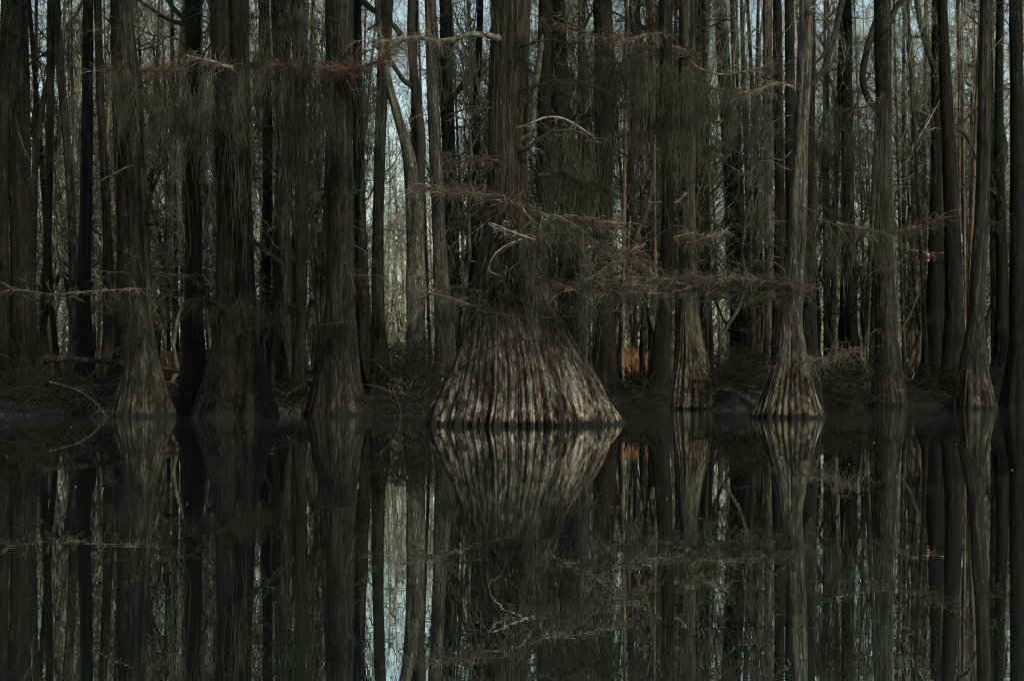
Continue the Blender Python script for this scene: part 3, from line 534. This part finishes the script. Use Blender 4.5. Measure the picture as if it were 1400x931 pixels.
branch('h3', [(1250, 240), (1238, 232), (1230, 218), (1236, 200)], 4, 2.4, 'limbdark', 16, .7)
branch('f5', [(1010, 240), (1018, 215), (1028, 190), (1034, 150)], 4, 2.5, 'limbdark', 20, .8)
branch('f5', [(1008, 470), (1030, 478), (1050, 490)], 3, 2, 'limbdark', 40, .7)
branch('f5', [(1010, 440), (990, 440), (965, 452)], 3, 1.5, 'limb', 40, .7)
branch('e4', [(818, 430), (795, 420), (770, 425)], 3, 2, 'limbdark', 120, .7, dD=-1, droop=.3)

# ---------------------------------------------------------------- Spanish moss
curtain_at('long ragged moss curtain hanging from the left half of the brown twig mat', [(235, 98), (300, 94), (345, 92)], 1700, .8, 4.4, 50.5)
curtain_at('long moss curtain hanging from the brown twig mat left of the ridged cypress', [(345, 92), (400, 92), (445, 96)], 1500, .8, 4.0, 51)
curtain_at('moss curtain hanging around the ridged grey cypress under the twig mat', [(440, 94), (475, 90), (515, 84)], 1000, .7, 3.2, 52)
curtain_at('thin moss fringe at the free end of the brown twig mat', [(158, 100), (200, 102), (240, 100)], 900, .5, 2.6, 50.5)
curtain_at('dark moss clump hanging alone beside the bright thicket gap', [(205, 112), (216, 110), (228, 114)], 500, 1.0, 2.6, 52, .3)
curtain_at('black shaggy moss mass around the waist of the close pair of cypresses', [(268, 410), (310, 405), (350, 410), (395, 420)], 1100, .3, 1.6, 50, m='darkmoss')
curtain_at('small dark moss clump high between two slim trunks at far left', [(88, 58), (98, 55), (108, 60)], 300, .6, 1.9, 60, .3)
curtain_at('wispy moss strands hanging from the pale dead limb', [(590, 58), (615, 60), (645, 50)], 420, .5, 2.0, 42, .2)
curtain_at('moss hanging from high twigs left of the cone-shaped cypress', [(795, 50), (830, 60), (875, 64)], 2000, .8, 4.4, 60)
curtain_at('thick moss veil hanging high around the cone-shaped cypress', [(870, 70), (920, 78), (965, 98), (1005, 108)], 3000, 1.0, 4.6, 62)
curtain_at('moss fringe hanging from thin pale twigs left of the leaning lit cypress', [(985, 126), (1020, 126), (1060, 122)], 900, .6, 3.2, 60)
curtain_at('moss hanging under the curved limbs right of the giant trunk', [(735, 196), (770, 186), (812, 192)], 1300, .8, 3.4, 44, .5)
curtain_at('grey moss skirt draped across the front of the giant cypress', [(675, 278), (720, 286), (770, 292), (830, 305)], 620, .6, 2.2, 40.6, .5)
curtain_at('dark moss fringe hanging over the flared shoulder of the giant cypress', [(690, 378), (740, 385), (800, 394), (860, 396)], 380, .3, 1.2, 40.4, .6, m='darkmoss')
curtain_at('thin moss veil between the leaning lit cypress and the two-toned one', [(1115, 148), (1150, 150), (1195, 146)], 1500, 1.5, 7.5, 70)
curtain_at('single hanging moss tuft against the sky at the top', [(1012, -4), (1018, -6), (1024, -4)], 160, .8, 1.5, 66, .15)
curtain_at('moss beard on the arching twigs right of the leaning lit cypress', [(1110, 306), (1160, 318), (1230, 322)], 1000, .5, 2.6, 63)
curtain_at('pale moss coat hanging down the lower pale grey trunk', [(592, 402), (606, 404), (622, 405)], 700, .6, 2.4, 59.3, .2)
curtain_at('moss hanging above the twig mat between the close dark trunks at top', [(290, -8), (340, -5), (425, -8)], 1300, .5, 3.0, 54)
curtain_at('moss fringe under the long dry twig mat right of the giant cypress', [(830, 394), (920, 388), (1060, 394)], 500, .3, 1.0, 47)

# ---------------------------------------------------------------- logs, snags, brush on the bank
r = np.random.default_rng(77)
def log(name, label, cat, pts, w, D, matk, k=26, knob=.12, twigs=0):
    W = np.array([at(x, y, D + dd) for x, y, dd in pts]); c = W[0]
    g, q = limb(W - c, w / 2 / F * D, w * .75 / 2 / F * D, k, 9, knob, r, .02)
    geo = [g] + (spray(q, twigs, .5, r=r, sub=1) if twigs else [])
    o = mk(name, geo, M[matk]); o.location = c; return tag(o, label, cat)
log('fallen_log', 'long dark fallen log lying level behind the trunks at left', 'log', [(60, 491, 0), (110, 492, 0), (150, 495, 0.3), (200, 500, .6), (252, 508, 1)], 9, 60, 'limbdark', twigs=8)
log('leaning_snag', 'broken brown trunk leaning left between slim dark trunks', 'dead tree', [(40, 540, 0), (46, 330, 0), (48, 223, 0), (56, 160, 0), (64, 108, 0)], 10, 72, 'tan')
log('dead_sapling', 'thin tan dead stem leaning against the ridged grey cypress', 'dead tree', [(440, 555, 0), (434, 435, 0), (427, 370, 0), (419, 312, 0), (417, 280, 0)], 4.5, 56, 'tan')
log('driftwood', 'pale driftwood branch poking out at the waterline by the ridged cypress', 'branch', [(392, 540, 0), (405, 532, 0), (418, 524, 0)], 2.4, 54, 'limbdark')
log('stick', 'long pale curved stick slanting down to the water at left', 'branch', [(68, 522, 0), (103, 531, -.5), (124, 544, -1), (136, 557, -1.5), (145, 569, -2)], 1.3, 53.5, 'limb', twigs=8)
log('stick', 'thin pale forked stick rising from the water at the bright gap', 'branch', [(549, 570, 0), (546, 553, 0), (541, 540, 0), (536, 528, 0)], 1.2, 53, 'limb', twigs=4)

def brush(label, pts, n, L, D, name='brush_pile', matk='brush', h=.8, dep=1.2, pale=0):
    W = np.array([at(x, y, D) for x, y in pts]); c = W[len(W) // 2]; q = resample(W - c, 30)
    st = q[r.integers(0, 30, n)] + r.normal(size=(n, 3)) * np.array([.3, dep, .12]); st[:, 2] += r.random(n) * h
    d = nrm(r.normal(size=(n, 3)) * np.array([1, .7, .38])); s = np.linspace(-.5, .5, 6); ln = L * r.uniform(.4, 1.3, n)
    P = st[:, None] + d[:, None] * (ln[:, None] * s)[..., None]; P[:, :, 2] += (r.normal(size=n) * .35)[:, None] * ln[:, None] * (s ** 2) * 2
    P += np.cumsum(r.normal(size=P.shape) * .03, 1)
    o = mk(name, [tubes(P, (r.uniform(.005, .016, n) ** 1)[:, None] * (1 - .5 * (s + .5))[None], 4, r)], M[matk]); o.location = c
    return tag(o, label, 'brush')
brush('tangled brush heap at the shore in the lower left corner', [(-10, 548), (60, 545), (150, 552)], 420, 2.2, 55.5)
brush('dark brush heap on the bank in the bright gap', [(540, 525), (560, 512), (582, 522)], 300, 1.6, 57, h=1.0)
brush('dead brush along the waterline below the bright gap', [(520, 562), (560, 558), (600, 560)], 160, 1.4, 54.5, h=.4)
brush('brush mound below the orange grass right of the giant base', [(845, 545), (875, 535), (905, 538)], 380, 1.6, 67, h=.5)
brush('tall dark brush pile between the cone-shaped and the leaning lit cypress', [(975, 540), (1005, 522), (1045, 525)], 460, 2.0, 66.5, h=1.1)
brush('low dark brush between the leaning lit cypress and the black trunk', [(1115, 530), (1150, 525), (1190, 530)], 360, 2.0, 74, h=1.0)
brush('broken sticks at the foot of the two-toned cypress', [(1232, 548), (1245, 545), (1262, 550)], 90, 1.4, 76, h=.4)
brush('low roots and sticks at the waterline right of the sunlit leaning cypress', [(1120, 557), (1160, 552), (1200, 553)], 260, 1.6, 73, h=.45)
brush('sticks along the waterline between the right hand black trunks', [(1240, 552), (1290, 550), (1400, 550)], 320, 1.6, 78.5, h=.4)
brush('low brush behind the tight group of black trunks at right', [(1255, 535), (1310, 532), (1400, 535)], 420, 2.0, 80, h=1.0)
brush('dark sticks and roots along the shore under the close pair', [(245, 560), (300, 555), (410, 558)], 420, 1.6, 56.5, h=.7)
brush('sticks and roots at the waterline right of the giant base', [(845, 562), (870, 560), (905, 556)], 260, 1.5, 62, h=.5)
brush('dark root tangle behind the left flank of the giant base', [(590, 545), (640, 530), (700, 530)], 220, 1.6, 58, h=.9)

# dry stalk plant in the gap
def stalks(label, px, py, D, n, L):
    c = at(px, py, D); c[2] = terr(c[0], c[1]) - .05; s = np.linspace(0, 1, 7)
    d = nrm(np.stack([r.normal(size=n) * .8, r.normal(size=n) * .5, r.uniform(.5, 1.4, n)], 1)); ln = L * r.uniform(.5, 1.2, n)
    P = d[:, None] * (ln[:, None] * s)[..., None] + r.normal(size=(n, 1, 3)) * np.array([.25, .25, 0]); P[:, :, 2] -= (r.uniform(.1, .7, n) * ln)[:, None] * s ** 2.5
    o = mk('dry_plant', [tubes(P, .017 * (1 - .7 * s)[None] * r.uniform(.6, 1.3, n)[:, None], 4, r)], M['tanstalk']); o.location = c
    return tag(o, label, 'plant')
stalks('dry tan arching stalks on the bank, left clump in the bright gap', 556, 510, 66, 30, 1.9)
stalks('dry tan arching stalks next to the pale grey trunk', 578, 512, 68, 40, 2.1)

# orange grass
n = 9000
px = r.choice([80, 95, 135, 238, 242, 292, 352, 868], n) + r.normal(size=n) * 17; D = r.uniform(80, 92, n); x = (px - CX) / F * D; z = terr(x, D)
d = np.stack([r.normal(size=n) * .16, r.normal(size=n) * .16, np.ones(n)], 1); ln = r.uniform(.6, 1.25, n); s = np.linspace(0, 1, 3)
P = np.stack([x, D, z - .05], 1)[:, None] + d[:, None] * (ln[:, None] * s)[..., None]; P[:, 2, :2] += r.normal(size=(n, 2)) * .15
tag(mk('dry_grass', [tubes(P, np.broadcast_to(.022 * (1 - .8 * s), (n, 3)), 3, r)], M['grass']), 'rust orange dry grass on the bank behind the cypresses', 'grass', kind='stuff')
# leaf litter and twigs strewn on the bank
n = 8000
px = r.uniform(-60, 1460, n); D = r.uniform(53, 86, n); x = (px - CX) / F * D; z = terr(x, D)
k = z > .03; x, D, z = x[k], D[k], z[k]; n = len(x); d = nrm(r.normal(size=(n, 3)) * np.array([1, 1, .3])); s = np.linspace(-.5, .5, 3); ln = r.uniform(.2, 1.0, n)
P = np.stack([x, D, z + .06], 1)[:, None] + d[:, None] * (ln[:, None] * s)[..., None]; P += r.normal(size=P.shape) * .03
tag(mk('litter', [tubes(P, np.broadcast_to(np.array([.012, .010, .005]), (n, 3)), 3, r)], M['brush']), 'fallen twigs strewn over the dark bank', 'litter', kind='stuff')

SHORT = dict(a1='trunk at the left edge', a2='broad mossy trunk at far left', a3='thin dark trunk by the log', a4='curving slim trunk by the log', a5='straight trunk behind the log', a6='bent trunk by the log',
    a7='dark trunk left of the dim fluted cypress', a8='dim fluted cypress at left', b1='dark cypress right of the thicket gap', b2='left one of the close pair', b3='right one of the close pair', b4='speckled grey trunk behind the moss curtain',
    b5='kinked dark trunk', b6='dark narrow trunk', c1='ridged grey cypress', c2='dark trunk behind the ridged cypress', c3='dark cypress at the bright gap', d1='forked speckled tree', d2='tall pale grey trunk', d3='dark trunk behind the pale one',
    d4='crooked trunk beside the giant', big='giant cypress', e1='dark trunk right of the giant', e2='wide mossy trunk by the curved limb', e3='narrow mossy trunk', e4='double-wide dark trunk', f1='rust-streaked thin trunk', f2='black leaning trunk',
    f3='cone-shaped fluted cypress', f4='thin trunk right of the cone-shaped cypress', f5='bent trunk by the brush pile', g1='slim speckled trunk', g2='first dark trunk by the sunlit leaning cypress', g3='second dark trunk by the sunlit leaning cypress',
    g4='sunlit leaning cypress', g5='dark trunk behind the sunlit leaning cypress', h1='straight black trunk', h2='two-toned cypress', h3='crooked tree by the float', i1='shaggy black trunk', i2='left-leaning black trunk', i3='slender skirted cypress',
    i4='black trunk near the right edge', i5='broad black trunk at right', i6='right edge trunk')
_used = {}
def beside(kind, px):
    """a label naming the nearest big cypress"""
    k = min(TREES, key=lambda q: abs((TREES[q][3][0] / TREES[q][1] * F + CX) - px)); side = 'right' if px > TREES[k][3][0] / TREES[k][1] * F + CX else 'left'
    u = (kind, k, side); _used[u] = _used.get(u, 0) + 1
    return ['', 'second ', 'third ', 'fourth ', 'fifth '][_used[u] - 1] + f'{kind} showing {side} of the {SHORT[k]}'
# ---------------------------------------------------------------- thicket of bare trees behind
def grow(seed, H=22.0, r0=.16, n1=20, lean=.03, fine=True, lo=.22, wob=.16):
    r = np.random.default_rng(seed); s9 = np.linspace(0, 1, 12)
    tp = np.stack([np.cumsum(r.normal(size=12) * wob) + lean * H * s9 * r.normal(), np.cumsum(r.normal(size=12) * wob), H * s9], 1); tp[:, :2] -= tp[0, :2]
    g = [tubes(tp[None], (r0 * (1 - .85 * s9) + .02)[None], 7, r)]
    def kids(P, m, Lf, up, k, rad, tmin):
        n, kk, _ = P.shape; j = np.repeat(np.arange(n), m); t = (tmin + (1 - tmin) * r.random(n * m)) * (kk - 1); i = np.minimum(t.astype(int), kk - 2); f = (t - i)[:, None]
        st = P[j, i] * (1 - f) + P[j, i + 1] * f; tg = nrm(P[j, i + 1] - P[j, i]); full = np.linalg.norm(P[j, -1] - P[j, 0], axis=1)
        d = nrm(tg * .7 + r.normal(size=(n * m, 3)) * .75 + np.array([0, 0, up])); ln = full * Lf * r.uniform(.5, 1.3, n * m) * (1.15 - .6 * t / (kk - 1)); s = np.linspace(0, 1, k)
        Q = st[:, None] + d[:, None] * (ln[:, None] * s)[..., None]; Q[:, 1:] += np.cumsum(r.normal(size=(n * m, k - 1, 3)) * ln[:, None, None] * .07, 1); Q[:, :, 2] += .12 * ln[:, None] * s ** 2
        g2.append(tubes(Q, rad * (1 - .7 * s)[None] * r.uniform(.6, 1.2, n * m)[:, None], 3, r)); return Q
    g2 = []
    L1 = kids(tp[None], n1, .34, .35, 6, .055, lo); L2 = kids(L1, 6, .55, .15, 5, .024, .2); L3 = kids(L2, 5, .55, .1, 4, .013, .2)
    if fine: kids(L3, 4, .6, .05, 3, .009, .2)
    return g, g2
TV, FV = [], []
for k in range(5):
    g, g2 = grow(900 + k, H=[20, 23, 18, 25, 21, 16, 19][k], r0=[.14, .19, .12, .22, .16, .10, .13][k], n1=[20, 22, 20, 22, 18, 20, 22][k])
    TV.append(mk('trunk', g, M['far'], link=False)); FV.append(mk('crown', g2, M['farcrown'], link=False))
SV = []
for k in range(5):                                  # slender under-storey saplings
    g, g2 = grow(950 + k, H=[9, 7, 11, 8, 6][k], r0=[.05, .04, .06, .045, .035][k], n1=16, fine=False, lo=.12)
    SV.append((mk('trunk', g, M['far'], link=False), mk('crown', g2, M['farcrown'], link=False)))
def bare(name, label, group, x, y, tm, cm, sc):
    t = thing(name, (x, y, float(terr(x, y)) - .1), label, 'tree', group)
    t.rotation_euler = (0, 0, r.uniform(0, 6.28)); t.scale = sc
    for nm, me in (('trunk', tm), ('crown', cm)):
        o = bpy.data.objects.new(nm, me); C.objects.link(o); o.parent = t
def pick(lo, hi, gap):
    while True:
        px = r.uniform(lo, hi)
        if not any(a < px < b for a, b in gap): return px
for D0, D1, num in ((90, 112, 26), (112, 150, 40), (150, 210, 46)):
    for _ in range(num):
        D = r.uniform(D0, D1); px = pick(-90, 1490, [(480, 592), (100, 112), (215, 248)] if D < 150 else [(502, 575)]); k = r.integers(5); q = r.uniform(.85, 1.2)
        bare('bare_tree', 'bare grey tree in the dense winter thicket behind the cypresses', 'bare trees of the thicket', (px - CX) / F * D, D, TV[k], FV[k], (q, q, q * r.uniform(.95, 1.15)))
for _ in range(110):
    D = r.uniform(76, 125); px = pick(-60, 1460, [(498, 578)]); D = D if px < 980 else r.uniform(94, 130); k = r.integers(5); q = r.uniform(.8, 1.4)
    bare('bare_sapling', 'thin bare sapling among the undergrowth behind the cypresses', 'bare saplings in the undergrowth', (px - CX) / F * D, D, SV[k][0], SV[k][1], (q, q, q))
# crooked dark trees of the middle distance
CV = []
for k in range(4):
    g, g2 = grow(1200 + k, H=[15, 18, 13, 16, 19, 14][k], r0=[.11, .14, .09, .12, .15, .10][k], n1=18, lean=.09, fine=True, lo=.2, wob=.34)
    CV.append((mk('trunk', g, M['limbdark' if k % 2 else 'crook'], link=False), mk('crown', g2, M['crook'], link=False)))
CROOK = [(50, 74), (92, 80), (150, 70), (212, 82), (236, 88), (290, 76), (352, 72), (395, 84), (430, 76), (480, 72), (604, 90), (612, 74), (632, 70), (655, 82), (735, 70), (770, 80), (800, 72), (845, 84), (866, 74), (890, 86), (925, 74), (960, 80), (985, 72), (1025, 82), (1040, 74), (1125, 84), (1140, 78), (1182, 86), (1232, 82), (1258, 90), (1268, 84), (1318, 86), (1332, 92), (1358, 86), (20, 84), (75, 90), (120, 76), (180, 88), (225, 70), (270, 90), (330, 84), (420, 90), (460, 80), (645, 88), (690, 92), (745, 86), (820, 90), (880, 78), (910, 92), (940, 74), (1010, 84), (1085, 80), (1150, 76), (1205, 84), (1222, 78), (1240, 86), (1295, 80), (1345, 78)]
for i, (px, D) in enumerate(CROOK):
    k = i % 4; q = r.uniform(.8, 1.15); D = D if px < 1000 else D + 10
    bare('crooked_tree', beside('crooked bare tree', px), 'crooked trees between the cypresses', (px - CX) / F * D, D, CV[k][0], CV[k][1], (q, q, q))
# tangled undergrowth closing the low gaps
n = 30000
px = r.uniform(-120, 1520, n); D = r.uniform(125, 205, n); x = (px - CX) / F * D; hgt = (14.5 - 7.5 * np.exp(-((px - 540) / 26) ** 2)) * r.beta(1.0, 1.7, n) * (1 + .25 * np.sin(x * .21) + .2 * np.sin(x * .57 + 1))
d = nrm(np.stack([r.normal(size=n) * .6, r.normal(size=n) * .5, r.uniform(.1, 1.3, n)], 1)); ln = r.uniform(.9, 2.9, n); s = np.linspace(0, 1, 3)
P = np.stack([x, D, terr(x, D) + hgt], 1)[:, None] + d[:, None] * (ln[:, None] * s)[..., None]; P[:, 1:] += np.cumsum(r.normal(size=(n, 2, 3)) * .16, 1)
U1 = tubes(P, .030 * (1 - .6 * s)[None] * r.uniform(.4, 1.3, n)[:, None], 3, r)
n = 11000
px = r.uniform(-80, 1480, n); D = r.uniform(100, 124, n); x = (px - CX) / F * D; hgt = 5.2 * r.beta(1.0, 1.8, n) * (1 + .3 * np.sin(x * .33) + .25 * np.sin(x * .8 + 1))
d = nrm(np.stack([r.normal(size=n) * .6, r.normal(size=n) * .5, r.uniform(.1, 1.3, n)], 1)); ln = r.uniform(.5, 1.8, n)
P = np.stack([x, D, terr(x, D) + hgt], 1)[:, None] + d[:, None] * (ln[:, None] * s)[..., None]; P[:, 1:] += np.cumsum(r.normal(size=(n, 2, 3)) * .13, 1)
tag(mk('undergrowth', [tubes(P, .018 * (1 - .6 * s)[None] * r.uniform(.4, 1.3, n)[:, None], 3, r)], M['crook']), 'dark tangled brush low behind the orange grass', 'undergrowth', kind='stuff')
tag(mk('undergrowth', [U1], M['farcrown']), 'tangled pale undergrowth closing the gaps behind the trees', 'undergrowth', kind='stuff')
for px, D, sc in ((529, 165, .85), (538, 185, .70), (546, 160, .62), (555, 178, .9), (541, 150, .5), (549, 160, 1.05), (531, 172, 1.0)):
    bare('bare_tree', 'bare grey tree in the dense winter thicket behind the cypresses', 'bare trees of the thicket', (px - CX) / F * D, D, TV[int(px) % 5], FV[int(px) % 5], (sc, sc, sc))
# slim bare poles between the cypresses, built like the cypresses' trunks but plain
POLE = []
for k in range(5):
    rr = [.13, .10, .16, .12, .09][k]
    geo, uv, _ = trunk_geo([[0, 0, 0, rr * 1.4], [.05, 0, 1.5, rr], [.3 * (k - 2) * .5, 0, 12, rr * .85], [.3 * (k - 2), 0, 26, rr * .4]], 300 + k, 14, .5, 5, .12, 1.5, .04)
    POLE.append(mk('trunk', [geo], M[['speck', 'lit', 'grey', 'speck', 'tan'][k]], uv=uv, link=False))
GP = [48, 95, 150, 212, 238, 285, 295, 372, 380, 393, 402, 427, 437, 441, 484, 505, 510, 560, 588, 630, 633, 640, 662, 732, 757, 770, 805, 812, 845, 850, 868, 882, 905, 922, 928, 957, 972, 1022, 1030, 1040, 1120, 1127, 1135, 1180, 1186, 1228, 1236, 1262, 1268, 1320, 1326, 1356]
for i, p0 in enumerate(GP):
    D = r.uniform(72, 104); D = max(D, 82) if p0 > 1000 else D; x = (p0 - CX) / F * D; k = i % 5
    t = thing('slim_tree', (x, D, float(terr(x, D)) - .1), beside(['slim speckled trunk', 'slim pale grey trunk', 'slim dull grey trunk', 'slim speckled trunk', 'slim tan trunk'][k], p0), 'tree', 'slim trunks between the cypresses')
    t.rotation_euler = (r.normal() * .03, r.normal() * .03, 0); s = r.uniform(.75, 1.15); t.scale = (s, s, 1)
    o = bpy.data.objects.new('trunk', POLE[k]); C.objects.link(o); o.parent = t
    if i % 2: continue
    o = bpy.data.objects.new('crown', FV[[2, 0, 4][i % 3]]); C.objects.link(o); o.parent = t; o.location = (0, 0, 6); o.scale = (.55 / s, .55 / s, .9); o.rotation_euler = (0, 0, i)
kinds = ['thin dark trunk', 'thin pale trunk', 'thin grey trunk', 'thin mottled trunk', 'thin tan trunk']
for i in range(56):
    p0 = r.uniform(-10, 515) if i % 2 else pick(840, 1410, [(1250, 1286)]); D = r.uniform(70, 92) if p0 < 960 else r.uniform(84, 100); x = (p0 - CX) / F * D; k = [2, 1, 2, 3, 4][i % 5]
    t = thing('slim_tree', (x, D, float(terr(x, D)) - .1), beside(kinds[i % 5], p0), 'tree', 'slim trunks between the cypresses')
    t.rotation_euler = (r.normal() * .02, r.normal() * .045, r.uniform(0, 6)); q = r.uniform(.45, .9); t.scale = (q, q, 1)
    m_ = POLE[k]
    if i % 5 == 0: m_ = POLE[2].copy(); m_.materials[0] = M['dark']
    o = bpy.data.objects.new('trunk', m_); C.objects.link(o); o.parent = t
# far wood: one mass closing the view
vs = []
for k in range(260):
    D = r.uniform(215, 300); px = pick(-150, 1550, [(505, 575)]); k2 = k % 3
    vs.append((px, D, k2))
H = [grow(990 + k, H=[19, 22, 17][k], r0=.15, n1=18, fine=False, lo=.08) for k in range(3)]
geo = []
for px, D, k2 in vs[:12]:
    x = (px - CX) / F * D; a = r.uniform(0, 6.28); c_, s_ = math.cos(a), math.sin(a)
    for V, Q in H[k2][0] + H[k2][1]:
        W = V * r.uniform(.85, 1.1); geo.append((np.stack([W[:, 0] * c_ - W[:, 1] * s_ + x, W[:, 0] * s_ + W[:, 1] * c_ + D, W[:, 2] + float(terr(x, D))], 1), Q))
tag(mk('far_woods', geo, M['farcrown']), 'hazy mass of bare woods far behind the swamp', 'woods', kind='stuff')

# ---------------------------------------------------------------- red and white fishing float caught on a twig
c = at(1268.5, 351, TREES['i1'][1] - 1.3)
t = thing('fishing_float', c, 'red and white fishing float caught on a twig by the black trunks', 'float')
def lathe(prof, sides=16):
    prof = np.array(prof); P = np.stack([np.zeros(len(prof)), np.zeros(len(prof)), prof[:, 1]], 1)
    a = np.arange(sides) * 2 * math.pi / sides
    V = np.stack([prof[:, :1] * np.cos(a), prof[:, :1] * np.sin(a), np.repeat(prof[:, 1:], sides, 1)], -1).reshape(-1, 3); k = len(prof)
    i = (np.arange(k - 1)[:, None] * sides + np.arange(sides)[None]).ravel(); j = (np.arange(k - 1)[:, None] * sides + (np.arange(sides) + 1)[None] % sides).ravel()
    return V, np.stack([i, j, j + sides, i + sides], 1)
def pear(z0, z1, m):
    zz = np.linspace(z0, z1, m); u = (zz + .26) / .52; return [(max(.002, .115 * math.sin(math.pi * min(1, max(0, uu))) ** .7 * (1.15 - .75 * uu)), z) for uu, z in zip(u, zz)]
mk('lower_half', [lathe(pear(-.26, -.14, 6))], M['white'], t); mk('red_band', [lathe(pear(-.14, .05, 8))], M['redpaint'], t)
mk('neck', [lathe(pear(.05, .26, 8))], M['white'], t); mk('stem', [lathe([(.012, .25), (.012, .33), (.002, .335)], 8)], M['white'], t)
# specks floating on the water
n = 70
x = r.uniform(-16, 16, n); y = r.uniform(14, 54, n) ; x *= y / 40; a = r.uniform(0, 6.28, n)
P = np.stack([x, y, np.full(n, .006)], 1)[:, None] + np.stack([np.cos(a), np.sin(a), np.zeros(n)], 1)[:, None] * (r.uniform(.004, .016, n)[:, None] * np.linspace(-1, 1, 4))[..., None]
tag(mk('floating_debris', [tubes(P, np.broadcast_to(np.array([.002, .005, .005, .002]), (n, 4)), 4, r)], M['speckfloat']), 'pale specks of leaf and seed floating on the dark water', 'debris', kind='stuff')
